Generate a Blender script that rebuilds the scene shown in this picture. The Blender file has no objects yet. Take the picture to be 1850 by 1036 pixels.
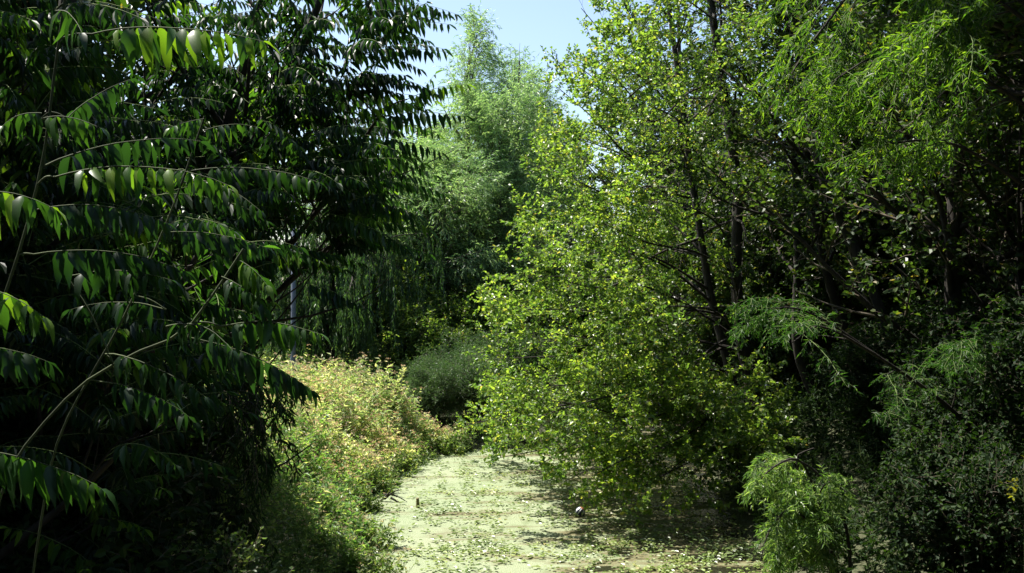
import bpy, math
import numpy as np
from math import radians, sin, cos, pi
S = bpy.context.scene
C = S.collection
# ------------------------------------------------------------------ camera, sky, sun
CAMZ = 3.2
FPX = 1799.0                       # focal length in photo pixels
cam = bpy.data.cameras.new('camera'); cam.lens = 35; cam.sensor_width = 36
cam.clip_start = 0.05; cam.clip_end = 2000
co = bpy.data.objects.new('camera', cam); C.objects.link(co)
co.location = (0, 0, CAMZ); co.rotation_euler = (radians(90), 0, 0); S.camera = co
SUN_TO = np.array([-0.84, 0.54, 0.0]); SUN_TO /= np.linalg.norm(SUN_TO)
SUN_EL = radians(62)
sd = np.array([SUN_TO[0]*cos(SUN_EL), SUN_TO[1]*cos(SUN_EL), sin(SUN_EL)])
w = bpy.data.worlds.new('World'); S.world = w; w.use_nodes = True
nt = w.node_tree; bg = nt.nodes['Background']
sky = nt.nodes.new('ShaderNodeTexSky'); sky.sky_type = 'NISHITA'; sky.sun_disc = False
sky.sun_elevation = SUN_EL; sky.sun_rotation = math.atan2(sd[0], sd[1])
sky.air_density = 1.0; sky.dust_density = 1.4; sky.ozone_density = 1.0
nt.links.new(sky.outputs[0], bg.inputs[0]); bg.inputs[1].default_value = 0.088
sl = bpy.data.lights.new('sun', 'SUN'); sl.energy = 5.0; sl.angle = radians(0.5); sl.color = (1, .95, .86)
so = bpy.data.objects.new('sun', sl); C.objects.link(so)
import mathutils
so.rotation_euler = mathutils.Vector((-sd[0], -sd[1], -sd[2])).to_track_quat('-Z', 'Y').to_euler()
so.location = (-10, 10, 30)
S.view_settings.view_transform = 'Standard'; S.view_settings.look = 'None'
S.view_settings.exposure = 1.4; S.view_settings.gamma = 1.0
cy = S.cycles
cy.max_bounces = 6; cy.diffuse_bounces = 4; cy.glossy_bounces = 2; cy.transmission_bounces = 4
cy.transparent_max_bounces = 4; cy.caustics_reflective = False; cy.caustics_refractive = False

# ------------------------------------------------------------------ helpers
def at(px, py, Y): return np.array([(px-925)/FPX*Y, Y, CAMZ+(518-py)/FPX*Y])
def norm(v): return v/np.maximum(np.linalg.norm(v, axis=-1, keepdims=True), 1e-9)
UP = np.array([0, 0, 1.0])

class Geo:
    def __init__(s): s.V = []; s.F = []; s.n = 0; s.M = []; s.R = []; s.Sm = []
    def add(s, V, F, mat=0, rnd=None, smooth=False):
        F = np.asarray(F); V = np.asarray(V, dtype=np.float32).reshape(-1, 3)
        s.V.append(V); s.F.append(F+s.n); s.n += len(V)
        s.M.append(np.full(len(F), mat, np.int32)); s.Sm.append(np.full(len(F), smooth, bool))
        s.R.append(np.zeros(len(F), np.float32) if rnd is None else np.asarray(rnd, np.float32))
    def build(s, name, mats, parent=None, loc=None):
        me = bpy.data.meshes.new(name)
        V = np.concatenate(s.V)
        if loc is not None: V = V-np.asarray(loc, np.float32)
        L = np.concatenate([f.ravel() for f in s.F]).astype(np.int32)
        sz = np.concatenate([np.full(len(f), f.shape[1], np.int32) for f in s.F])
        me.vertices.add(len(V)); me.vertices.foreach_set('co', V.astype(np.float32).ravel())
        me.loops.add(len(L)); me.loops.foreach_set('vertex_index', L)
        me.polygons.add(len(sz)); st = np.zeros(len(sz), np.int32); st[1:] = np.cumsum(sz)[:-1]
        me.polygons.foreach_set('loop_start', st)
        me.polygons.foreach_set('material_index', np.concatenate(s.M))
        a = me.attributes.new('rnd', 'FLOAT', 'FACE'); a.data.foreach_set('value', np.concatenate(s.R))
        me.update(calc_edges=True)
        me.polygons.foreach_set('use_smooth', np.concatenate(s.Sm))
        for m in mats: me.materials.append(m)
        o = bpy.data.objects.new(name, me); C.objects.link(o)
        if parent is not None: o.parent = parent
        if loc is not None and parent is None: o.location = loc
        return o

def tag(o, label=None, cat=None, group=None, kind=None):
    if label: o['label'] = label
    if cat: o['category'] = cat
    if group: o['group'] = group
    if kind: o['kind'] = kind
    return o
def thing(name, label, cat, loc, group=None):
    o = bpy.data.objects.new(name, None); C.objects.link(o); o.location = tuple(float(v) for v in loc)
    o.empty_display_size = .3
    return tag(o, label, cat, group)
def copy_tree(o, loc, rz, sc, label, group=None):
    c = o.copy(); C.objects.link(c); c.location = loc; c.rotation_euler = (0, 0, rz); c.scale = (sc, sc, sc)
    c['label'] = label
    if group: c['group'] = group
    for ch in list(o.children):
        d = ch.copy(); C.objects.link(d); d.parent = c
    return c

# ---- leaf templates: (u, v, w_per_length, w_per_width), faces grouped by size
def T(vs, *fs): return np.array(vs, float), [np.array(f) for f in fs]
DIAMOND = T([(0,0,0,0),(.42,-1,.0,.35),(1,0,-.12,0),(.42,1,.0,.35)], [(0,1,2),(0,2,3)])
NARROW = T([(0,0,0,0),(.35,-1,.02,.3),(1,0,-.22,0),(.35,1,.02,.3)], [(0,1,2),(0,2,3)])
OVAL = T([(0,0,0,0),(.28,-.85,.03,.3),(.72,-.9,.0,.3),(1,0,-.1,0),(.72,.9,.0,.3),(.28,.85,.03,.3)], [(0,1,2,3),(0,3,4,5)])
LANCE = T([(0,0,0,0),(.28,-.95,.03,.3),(.66,-.75,-.04,.32),(1,0,-.2,0),(.66,.75,-.04,.32),(.28,.95,.03,.3)], [(0,1,2,3),(0,3,4,5)])
def lance_fine():
    us = [0, .08, .25, .45, .66, .84, 1.0]
    hw = [.0, .55, 1.0, .92, .68, .33, 0]
    drop = [0, .012, .02, -.01, -.07, -.15, -.26]
    vs = []; mid = []; le = []; ri = []
    for i, u in enumerate(us):
        mid.append(len(vs)); vs.append((u, 0, drop[i], -.0))
        if 0 < i < 6:
            wv = .10*(-1)**i
            le.append(len(vs)); vs.append((u-.02, -hw[i], drop[i], (.34+wv)*hw[i]))
            ri.append(len(vs)); vs.append((u-.02, hw[i], drop[i], (.34-wv)*hw[i]))
    q = []; t = [(0, le[0], mid[1]), (0, mid[1], ri[0]), (le[4], mid[6], mid[5]), (mid[5], mid[6], ri[4])]
    for i in range(4):
        q.append((le[i], le[i+1], mid[i+2], mid[i+1])); q.append((mid[i+1], mid[i+2], ri[i+1], ri[i]))
    return T(vs, q, t)
FINE = lance_fine()

def put_leaves(g, tpl, P, D, N, L, W, mat=0, rng=None, rnd=None, smooth=False):
    n = len(P)
    if n == 0: return
    D = norm(D); N = norm(N-np.sum(N*D, -1, keepdims=True)*D); Sd = np.cross(N, D)
    L = np.broadcast_to(L, (n,))[:, None, None]; W = np.broadcast_to(W, (n,))[:, None, None]
    t, fs = tpl
    u, v, wa, wb = [t[None, :, i:i+1] for i in range(4)]
    V = P[:, None]+u*L*D[:, None]+v*W*.5*Sd[:, None]+(wa*L+wb*W*.5)*N[:, None]
    if rnd is None: rnd = rng.random(n)
    off = (np.arange(n)*len(t))
    allV = V.reshape(-1, 3)
    first = True
    for f in fs:
        F = (f[None]+off[:, None, None]).reshape(-1, f.shape[1])
        if first: g.add(allV, F, mat, np.repeat(rnd, len(f)), smooth); first = False
        else:
            g.n -= len(allV); g.F.append(F+g.n); g.n += len(allV)
            g.M.append(np.full(len(F), mat, np.int32)); g.Sm.append(np.full(len(F), smooth, bool))
            g.R.append(np.repeat(rnd, len(f)).astype(np.float32))

def put_tubes(g, Cv, R, sides=4, mat=1, rnd=None):
    """Cv (N,K,3) curves, R (N,K) radii"""
    N_, K, _ = Cv.shape
    if N_ == 0: return
    Tn = norm(np.gradient(Cv, axis=1))
    mean = norm(Cv[:, -1]-Cv[:, 0])
    ref = np.where(np.abs(mean[:, 2:3]) > .7, np.array([[1., 0, 0]]), np.array([[0, 0, 1.]]))
    n1 = norm(np.cross(Tn, ref[:, None])); n2 = np.cross(Tn, n1)
    a = np.arange(sides)*2*pi/sides
    ring = Cv[:, :, None]+R[:, :, None, None]*(np.cos(a)[None, None, :, None]*n1[:, :, None]+np.sin(a)[None, None, :, None]*n2[:, :, None])
    V = ring.reshape(-1, 3)
    k = np.arange(K-1)[:, None]*sides; s = np.arange(sides)[None]
    s2 = (s+1) % sides
    f = np.stack([k+s, k+s2, k+sides+s2, k+sides+s], -1).reshape(-1, 4)
    F = (f[None]+(np.arange(N_)*K*sides)[:, None, None]).reshape(-1, 4)
    g.add(V, F, mat, None if rnd is None else np.repeat(rnd, len(f)), True)

def spline(pts, K=24):
    pts = np.asarray(pts, float)
    d = np.r_[0, np.cumsum(np.linalg.norm(np.diff(pts, axis=0), axis=1))]; d /= d[-1]
    n = len(pts); m = np.zeros_like(pts)
    m[1:-1] = (pts[2:]-pts[:-2])/(d[2:]-d[:-2])[:, None]
    m[0] = (pts[1]-pts[0])/(d[1]-d[0]); m[-1] = (pts[-1]-pts[-2])/(d[-1]-d[-2])
    t = np.linspace(0, 1, K); i = np.clip(np.searchsorted(d, t, side='right')-1, 0, n-2)
    h = (d[i+1]-d[i])[:, None]; s = ((t-d[i])[:, None])/h
    return (2*s**3-3*s**2+1)*pts[i]+(s**3-2*s**2+s)*h*m[i]+(-2*s**3+3*s**2)*pts[i+1]+(s**3-s**2)*h*m[i+1]

def sample(Cv, t):
    """Cv (N,K,3), t (N,M) -> pos, tan (N,M,3)"""
    K = Cv.shape[1]; x = np.clip(t, 0, .9999)*(K-1); i = x.astype(int); f = (x-i)[..., None]
    r = np.arange(len(Cv))[:, None]
    a = Cv[r, i]; b = Cv[r, i+1]
    return a*(1-f)+b*f, norm(b-a)

def grow(Cv, R, n, t0, t1, ang, length, lift=0.0, wander=.25, K=8, rng=None, rfac=.55, planar=0.0, bias=None, rmin=.002, angj=.2):
    """children on curves. length: scalar or fn(t, dir, pos). lift: pull toward up (+) or down (-) along the child."""
    N_ = len(Cv)
    t = t0+(t1-t0)*(np.arange(n)[None]+rng.random((N_, n)))/n
    P, Tn = sample(Cv, t)
    ref = np.where(np.abs(Tn[..., 2:3]) > .85, np.array([1., 0, 0]), np.array([0, 0, 1.]))
    n1 = norm(np.cross(Tn, ref)); n2 = np.cross(n1, Tn)
    phi = (np.arange(n)*2.39996)[None]+rng.random((N_, 1))*6.28+rng.normal(0, .4, (N_, n))
    if planar > 0:
        side = (np.arange(n)[None] % 2)*pi+np.zeros((N_, n))
        phi = np.where(rng.random((N_, n)) < planar, side+rng.normal(0, .35, (N_, n)), phi)
    a = ang+rng.normal(0, angj, (N_, n))
    D = np.cos(a)[..., None]*Tn+np.sin(a)[..., None]*(np.cos(phi)[..., None]*n1+np.sin(phi)[..., None]*n2)
    if bias is not None: D = norm(D+np.asarray(bias))
    D = D.reshape(-1, 3); P = P.reshape(-1, 3); tt = t.reshape(-1)
    Lr = length(tt, D, P) if callable(length) else np.full(len(D), float(length))
    Lr = Lr*(.75+.5*rng.random(len(D)))
    ok = Lr > .04
    D, P, tt, Lr = D[ok], P[ok], tt[ok], Lr[ok]
    step = (Lr/(K-1))[:, None]
    pts = [P]; d = D.copy()
    for k in range(K-1):
        d = norm(d+np.array([0, 0, lift])/(K-1)*1.5+rng.normal(0, wander, d.shape)/math.sqrt(K))
        pts.append(pts[-1]+d*step)
    Cc = np.stack(pts, 1)
    # radius
    par = np.repeat(np.arange(N_), n)[ok]
    Kp = Cv.shape[1]; ri = R[par, np.clip((tt*(Kp-1)).astype(int), 0, Kp-1)]
    r0 = np.minimum(ri*rfac, .02*Lr+.002)
    Rc = np.maximum(r0[:, None]*np.linspace(1, .25, K)[None], rmin)
    return Cc, Rc, tt

def leaf_sites(Cv, n, t0, t1, rng, spread=.9, droop=.2, upn=1.0, nr=.6):
    N_ = len(Cv)
    t = t0+(t1-t0)*(np.arange(n)[None]+rng.random((N_, n)))/n
    P, Tn = sample(Cv, t)
    n1 = norm(np.cross(Tn, UP+1e-3)); n2 = np.cross(n1, Tn)
    phi = (np.arange(n) % 2)[None]*pi+rng.normal(0, .8, (N_, n))
    a = spread+rng.normal(0, .3, (N_, n))
    D = np.cos(a)[..., None]*Tn+np.sin(a)[..., None]*(np.cos(phi)[..., None]*n1+np.sin(phi)[..., None]*n2)
    D = D+np.array([0, 0, -droop])
    Nn = UP*upn+rng.normal(0, nr, D.shape)
    return P.reshape(-1, 3), norm(D.reshape(-1, 3)), Nn.reshape(-1, 3)

# ------------------------------------------------------------------ materials
def mat_new(name):
    m = bpy.data.materials.new(name); m.use_nodes = True
    nt = m.node_tree; b = nt.nodes['Principled BSDF']; return m, nt, b, nt.nodes['Material Output']
def ramp(nt, fac, stops, interp='LINEAR'):
    r = nt.nodes.new('ShaderNodeValToRGB'); r.color_ramp.interpolation = interp
    e = r.color_ramp.elements
    while len(e) < len(stops): e.new(.5)
    for i, (p, c) in enumerate(stops): e[i].position = p; e[i].color = (*c, 1)
    nt.links.new(fac, r.inputs[0]); return r.outputs[0]
def noise(nt, scale, detail=3, coord='Object', rough=.55):
    tc = nt.nodes.new('ShaderNodeTexCoord'); n = nt.nodes.new('ShaderNodeTexNoise')
    n.inputs['Scale'].default_value = scale; n.inputs['Detail'].default_value = detail; n.inputs['Roughness'].default_value = rough
    nt.links.new(tc.outputs[coord], n.inputs['Vector']); return n.outputs[0]
def mixc(nt, fac, a, b, mode='MIX'):
    m = nt.nodes.new('ShaderNodeMix'); m.data_type = 'RGBA'; m.blend_type = mode
    for s, v in ((m.inputs[0], fac), (m.inputs[6], a), (m.inputs[7], b)):
        if hasattr(v, 'is_output'): nt.links.new(v, s)
        elif isinstance(v, (int, float)): s.default_value = v
        else: s.default_value = (*v, 1)
    return m.outputs[2]
def leaf_mat(name, stops, tcol, trans=.4, rough=.38, spec=.5, clump=1.2, clumpcol=None):
    """stops: colour ramp over per-leaf random; tcol: tint of light coming through."""
    m, nt, b, out = mat_new(name)
    at_ = nt.nodes.new('ShaderNodeAttribute'); at_.attribute_name = 'rnd'
    col = ramp(nt, at_.outputs['Fac'], stops)
    nz = noise(nt, clump, 2)
    cr = ramp(nt, nz, [(.35, (.72, .78, .8)), (.65, (1.25, 1.2, 1.0))] if clumpcol is None else clumpcol)
    col = mixc(nt, 1.0, col, cr, 'MULTIPLY')
    nt.links.new(col, b.inputs['Base Color']); b.inputs['Roughness'].default_value = rough
    b.inputs['Specular IOR Level'].default_value = spec
    tr = nt.nodes.new('ShaderNodeBsdfTranslucent')
    tc = mixc(nt, 1.0, col, tcol, 'MULTIPLY'); nt.links.new(tc, tr.inputs['Color'])
    mx = nt.nodes.new('ShaderNodeMixShader'); mx.inputs[0].default_value = trans
    nt.links.new(b.outputs[0], mx.inputs[1]); nt.links.new(tr.outputs[0], mx.inputs[2])
    nt.links.new(mx.outputs[0], out.inputs[0]); return m
def bark_mat(name, c1, c2, scale=18):
    m, nt, b, out = mat_new(name)
    tc = nt.nodes.new('ShaderNodeTexCoord'); mp = nt.nodes.new('ShaderNodeMapping'); mp.inputs['Scale'].default_value = (1, 1, .22)
    n = nt.nodes.new('ShaderNodeTexNoise'); n.inputs['Scale'].default_value = scale; n.inputs['Detail'].default_value = 5
    nt.links.new(tc.outputs['Object'], mp.inputs[0]); nt.links.new(mp.outputs[0], n.inputs['Vector'])
    col = ramp(nt, n.outputs[0], [(.35, c1), (.65, c2)])
    nt.links.new(col, b.inputs['Base Color']); b.inputs['Roughness'].default_value = .9
    bp = nt.nodes.new('ShaderNodeBump'); bp.inputs['Strength'].default_value = .7; bp.inputs['Distance'].default_value = .02
    nt.links.new(n.outputs[0], bp.inputs['Height']); nt.links.new(bp.outputs[0], b.inputs['Normal']); return m

M = {}
M['ailanthus'] = leaf_mat('ailanthus_leaf', [(0, (.008, .022, .012)), (.5, (.013, .036, .015)), (.78, (.035, .085, .022)), (1, (.17, .26, .035))], (2.4, 2.8, .7), .38, .40, .34, 1.5)  # ramp ends hold painted shade and sun, picked by frond tone
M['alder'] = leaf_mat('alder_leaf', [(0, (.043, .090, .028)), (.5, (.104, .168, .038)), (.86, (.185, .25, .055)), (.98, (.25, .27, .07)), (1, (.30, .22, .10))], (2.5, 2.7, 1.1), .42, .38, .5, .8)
M['alder_shade_tint'] = leaf_mat('shade_tint_alder_leaf', [(0, (.020, .042, .016)), (.6, (.036, .066, .020)), (.95, (.065, .10, .025)), (1, (.20, .15, .05))], (2.4, 2.6, .8), .38, .44, .4, .8)  # darker copy of alder_leaf with shade put into the leaf colour
M['willow'] = leaf_mat('willow_leaf', [(0, (.12, .20, .11)), (.5, (.20, .295, .155)), (.9, (.30, .385, .22)), (1, (.40, .47, .30))], (2.1, 2.4, 1.2), .38, .42, .5, .5)
M['weep'] = leaf_mat('weeping_leaf', [(0, (.035, .075, .035)), (.6, (.055, .11, .045)), (1, (.10, .155, .06))], (2.0, 2.3, 1.0), .35, .45, .5, .6)
M['feather'] = leaf_mat('feathery_leaf', [(0, (.022, .052, .016)), (.5, (.042, .092, .020)), (1, (.12, .175, .03))], (3.0, 3.4, .8), .45, .5, .25, 1.2)
M['feather_shade_tint'] = leaf_mat('shade_tint_feathery_leaf', [(0, (.018, .045, .016)), (.7, (.028, .068, .020)), (1, (.06, .11, .028))], (2.4, 2.9, .9), .38, .5, .25, 1.2)  # feathery_leaf darkened: shade of the bank painted into the colour
M['feather_sun_tint'] = leaf_mat('sun_tint_feathery_leaf', [(0, (.06, .115, .04)), (.6, (.11, .18, .055)), (1, (.24, .30, .12))], (2.0, 2.3, .9), .4, .38, .5, 1.2)  # feathery_leaf brightened: sunlight painted into the colour
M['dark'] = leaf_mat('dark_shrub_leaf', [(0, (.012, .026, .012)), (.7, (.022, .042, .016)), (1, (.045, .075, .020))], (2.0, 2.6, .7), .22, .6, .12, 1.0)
M['bankleaf'] = leaf_mat('bank_leaf', [(0, (.12, .22, .075)), (.45, (.27, .36, .16)), (.8, (.45, .49, .30)), (1, (.64, .62, .48))], (1.8, 1.9, .9), .4, .5, .4, 1.1, [(.35, (.8, .85, .85)), (.65, (1.25, 1.15, 1.05))])
M['herbleaf'] = leaf_mat('herb_leaf', [(0, (.06, .14, .045)), (.5, (.12, .22, .07)), (.85, (.22, .30, .12)), (1, (.45, .42, .26))], (1.9, 2.1, .9), .4, .5, .4, 1.3)
M['scrub'] = leaf_mat('scrub_leaf', [(0, (.06, .11, .038)), (.6, (.12, .18, .06)), (.9, (.22, .26, .11)), (1, (.33, .32, .17))], (2.0, 2.2, .9), .38, .45, .45, 1.0)
M['head'] = leaf_mat('seed_head', [(0, (.40, .29, .20)), (.5, (.54, .42, .31)), (.85, (.64, .53, .41)), (1, (.74, .68, .56))], (1.3, 1.2, 1.0), .3, .8, .15, 1.0)
M['float'] = leaf_mat('floating_leaf', [(0, (.10, .16, .05)), (.5, (.19, .26, .08)), (.85, (.30, .35, .15)), (1, (.34, .27, .16))], (1.4, 1.5, .8), .2, .35, .5, .8)
M['yellow'] = leaf_mat('yellow_leaf', [(0, (.30, .34, .04)), (1, (.48, .44, .05))], (1.5, 1.4, .5), .45, .4, .4)
M['bark'] = bark_mat('dark_bark', (.012, .0095, .0075), (.038, .030, .023))
M['willowbark'] = bark_mat('willow_bark', (.05, .045, .032), (.13, .115, .085))
M['greenstem'] = bark_mat('green_stem', (.10, .15, .045), (.16, .21, .07), 8)
M['sapstem'] = bark_mat('sapling_stem', (.025, .036, .013), (.06, .08, .028), 8)
M['palestem'] = bark_mat('dry_stem', (.20, .21, .09), (.40, .37, .20), 10)
M['twig'] = bark_mat('twig_bark', (.06, .05, .035), (.13, .105, .075), 10)
M['metal'] = (lambda: (lambda m, nt, b, o: (b.inputs['Base Color'].__setattr__('default_value', (.13, .15, .19, 1)), b.inputs['Roughness'].__setattr__('default_value', .45), b.inputs['Metallic'].__setattr__('default_value', .3), m)[-1])(*mat_new('painted_pole')))()

# ------------------------------------------------------------------ ground and stream
def sm(a, b, x): x = np.clip((x-a)/(b-a), 0, 1); return x*x*(3-2*x)
def left_edge(Y):
    return .11*np.sin(Y*3.7)+.07*np.sin(Y*8.3+1)+np.interp(Y, [-30, 6, 10, 12, 13.5, 15, 17, 18.6, 19.8, 21.5, 30, 60], [-1.5, -1.5, -1.6, -1.95, -2.4, -2.3, -2.0, -1.75, -.5, 1.6, 6, 12])
def right_edge(Y):
    return np.interp(Y, [-30, 8, 12, 16, 19, 22, 30, 60], [3.2, 3.2, 3.0, 3.3, 3.8, 5, 9, 16])
def ground_h(x, y):
    l = left_edge(y)-x; r = x-right_edge(y)
    d = np.maximum(l, r)                       # >0 on land
    h = np.where(d > 0, .06+np.where(l > r, .42, .75)*sm(0, 2.2, d), -.5*sm(0, -.7, d)*0-.5*sm(0, .7, -d)+.02)
    h = h+.5*sm(3, 12, d)+.10*np.sin(x*1.3+y*.7)*np.cos(y*.9-x*.4)*sm(.2, 2, d)
    return h
def axis(lo, hi, fine_lo, fine_hi, st):
    a = np.arange(fine_lo, fine_hi+1e-6, st)
    left = fine_lo-np.geomspace(st, fine_lo-lo, 30)[::-1]; right = fine_hi+np.geomspace(st, hi-fine_hi, 30)
    return np.r_[left, a, right]
xs = axis(-600, 600, -14, 14, .2); ys = axis(-400, 900, -4, 34, .25)
X, Yg = np.meshgrid(xs, ys); Z = ground_h(X, Yg)
Z = np.where(Yg > 200, 1.3, Z)
g = Geo(); nx, ny = len(xs), len(ys)
idx = np.arange(nx*ny).reshape(ny, nx)
F = np.stack([idx[:-1, :-1], idx[:-1, 1:], idx[1:, 1:], idx[1:, :-1]], -1).reshape(-1, 4)
g.add(np.stack([X, Yg, Z], -1), F, 0, None, True)
m, nt, b, out = mat_new('soil')
n1 = noise(nt, 1.2, 5); n2 = noise(nt, 22, 4)
c = mixc(nt, n2, ramp(nt, n1, [(.35, (.035, .028, .018)), (.6, (.06, .055, .028))]), (.055, .075, .025))
nt.links.new(c, b.inputs['Base Color']); b.inputs['Roughness'].default_value = .95
bp = nt.nodes.new('ShaderNodeBump'); bp.inputs['Distance'].default_value = .06; nt.links.new(n2, bp.inputs['Height']); nt.links.new(bp.outputs[0], b.inputs['Normal'])
gr = g.build('ground', [m]); tag(gr, 'dark soil and leaf litter of the stream banks', 'ground', kind='structure')

# water with its mat of duckweed
m, nt, b, out = mat_new('duckweed_water')
tc = nt.nodes.new('ShaderNodeTexCoord')
big = noise(nt, .55, 4, rough=.6)
med = noise(nt, 3.2, 5, rough=.65)
mp = nt.nodes.new('ShaderNodeMapping'); mp.inputs['Scale'].default_value = (.55, 1.5, 1); nt.links.new(tc.outputs['Object'], mp.inputs[0])
n3 = nt.nodes.new('ShaderNodeTexNoise'); n3.inputs['Scale'].default_value = 1.5; n3.inputs['Detail'].default_value = 7; n3.inputs['Roughness'].default_value = .68
nt.links.new(mp.outputs[0], n3.inputs['Vector'])
vo = nt.nodes.new('ShaderNodeTexVoronoi'); vo.inputs['Scale'].default_value = 90; nt.links.new(tc.outputs['Object'], vo.inputs['Vector'])
spk = ramp(nt, vo.outputs['Color'], [(0, (.12, .165, .08)), (.5, (.185, .23, .12)), (1, (.26, .30, .175))])
col = mixc(nt, ramp(nt, big, [(.35, (0, 0, 0)), (.7, (1, 1, 1))]), spk, (.235, .265, .16))
col = mixc(nt, ramp(nt, med, [(.52, (0, 0, 0)), (.70, (.75, .75, .75))]), col, (.095, .13, .045))
# brownish thinner mat to the right and near side
sx = nt.nodes.new('ShaderNodeSeparateXYZ'); nt.links.new(tc.outputs['Object'], sx.inputs[0])
mr = nt.nodes.new('ShaderNodeMapRange'); mr.inputs[1].default_value = -.6; mr.inputs[2].default_value = 2.4; nt.links.new(sx.outputs[0], mr.inputs[0])
ad = nt.nodes.new('ShaderNodeMath'); ad.operation = 'MULTIPLY_ADD'; ad.inputs[1].default_value = .20; nt.links.new(mr.outputs[0], ad.inputs[0]); nt.links.new(n3.outputs[0], ad.inputs[2])
thin = ramp(nt, ad.outputs[0], [(.53, (0, 0, 0)), (.64, (1, 1, 1))])
col = mixc(nt, thin, col, (.12, .105, .045))
nt.links.new(col, b.inputs['Base Color'])
hole = ramp(nt, ad.outputs[0], [(.655, (0, 0, 0)), (.69, (1, 1, 1))])
col2 = mixc(nt, hole, col, (.02, .02, .012)); nt.links.new(col2, b.inputs['Base Color'])
rr = ramp(nt, hole, [(0, (.6, .6, .6)), (1, (.08, .08, .08))]); nt.links.new(rr, b.inputs['Roughness'])
bp = nt.nodes.new('ShaderNodeBump'); bp.inputs['Distance'].default_value = .012; bp.inputs['Strength'].default_value = .6
nt.links.new(vo.outputs['Distance'], bp.inputs['Height']); nt.links.new(bp.outputs[0], b.inputs['Normal'])
b.inputs['Specular IOR Level'].default_value = .4
g = Geo(); g.add([(-20, -25, 0), (30, -25, 0), (30, 60, 0), (-20, 60, 0)], [(0, 1, 2, 3)])
wa = g.build('stream_water', [m]); tag(wa, 'still stream covered with a pale green duckweed mat', 'water', kind='structure')

# ------------------------------------------------------------------ generic broadleaf tree
def stem_set(stems, K=26):
    """stems: list of (points, r0, r1)"""
    Cv = np.stack([spline(p, K) for p, _, _ in stems])
    R = np.stack([r1+(r0-r1)*(1-np.linspace(0, 1, K))**.8 for _, r0, r1 in stems])
    return Cv, R
def tree(name, label, cat, base, stems, mats, rng, limbs, branches, twigs, leaf, group=None, keep=None, flare=True):
    """limbs/branches/twigs: kwargs of grow(); leaf: dict(n, tpl, L, W, spread, droop, t0, nr)"""
    root = thing(name, label, cat, base, group)
    base = np.asarray(base, float)
    Cv, R = stem_set(stems)
    if flare:
        R = R*(1+.55*np.exp(-np.linspace(0, 1, R.shape[1])*18))[None]
    gt = Geo(); gc = Geo()
    put_tubes(gt, Cv-base, R, 9, 0)
    l1, r1, _ = grow(Cv, R, rng=rng, **limbs)
    if keep is not None:
        k = keep(l1[:, -1]); l1, r1 = l1[k], r1[k]
    put_tubes(gt, l1-base, r1, 5, 0)
    l2, r2, _ = grow(l1, r1, rng=rng, **branches)
    if keep is not None:
        k = keep(l2[:, -1]); l2, r2 = l2[k], r2[k]
    put_tubes(gc, l2-base, r2, 3, 1)
    l3, r3, _ = grow(l2, r2, rng=rng, **twigs)
    put_tubes(gc, l3-base, r3, 3, 1)
    lf = dict(n=8, tpl=OVAL, L=.07, W=.045, spread=.9, droop=.2, t0=.1, nr=.6, upn=1.0); lf.update(leaf)
    for cv, n in ((l3, lf['n']), (l2[:, -(l2.shape[1]-2):], max(2, lf['n']//2))):
        P, D, N = leaf_sites(cv, n, lf['t0'], 1.0, rng, lf['spread'], lf['droop'], lf['upn'], lf['nr'])
        s = .65+.6*rng.random(len(P))
        put_leaves(gc, lf['tpl'], P-base, D, N, lf['L']*s, lf['W']*s, 0, rng)
    gt.build('trunk', [mats[1]], root); gc.build('crown', [mats[0], mats[2]], root)
    print(name, 'leaves', len(l3)*lf['n'], 'limbs', len(l1), len(l2), len(l3))
    return root

R_ = np.random.default_rng
def gz(x, y): return float(ground_h(np.array(x, float), np.array(y, float)))-.05


# ------------------------------------------------------------------ the big alder over the water
def P3(*a): return [at(*q) for q in a]
def tofpx(P):
    return P[:, 0]/P[:, 1]*FPX+925, 518-(P[:, 2]-CAMZ)/P[:, 1]*FPX
rng = R_(11)
bz = gz(4.6, 17)
TR = [((1385, 790, 17), (1345, 640, 17), (1330, 500, 17), (1332, 340, 17.2), (1300, 120, 17.4), (1270, -120, 17.6), (1250, -420, 18)),
      ((1350, 760, 17.3), (1290, 560, 17.5), (1262, 400, 17.5), (1240, 250, 17.5), (1215, 60, 17.5), (1190, -120, 17.5), (1170, -260, 17.5))]
st = [([(4.7, 17, bz)]+P3(*TR[0]), .115, .03), ([(4.5, 17.3, bz)]+P3(*TR[1]), .085, .02)]
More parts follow.
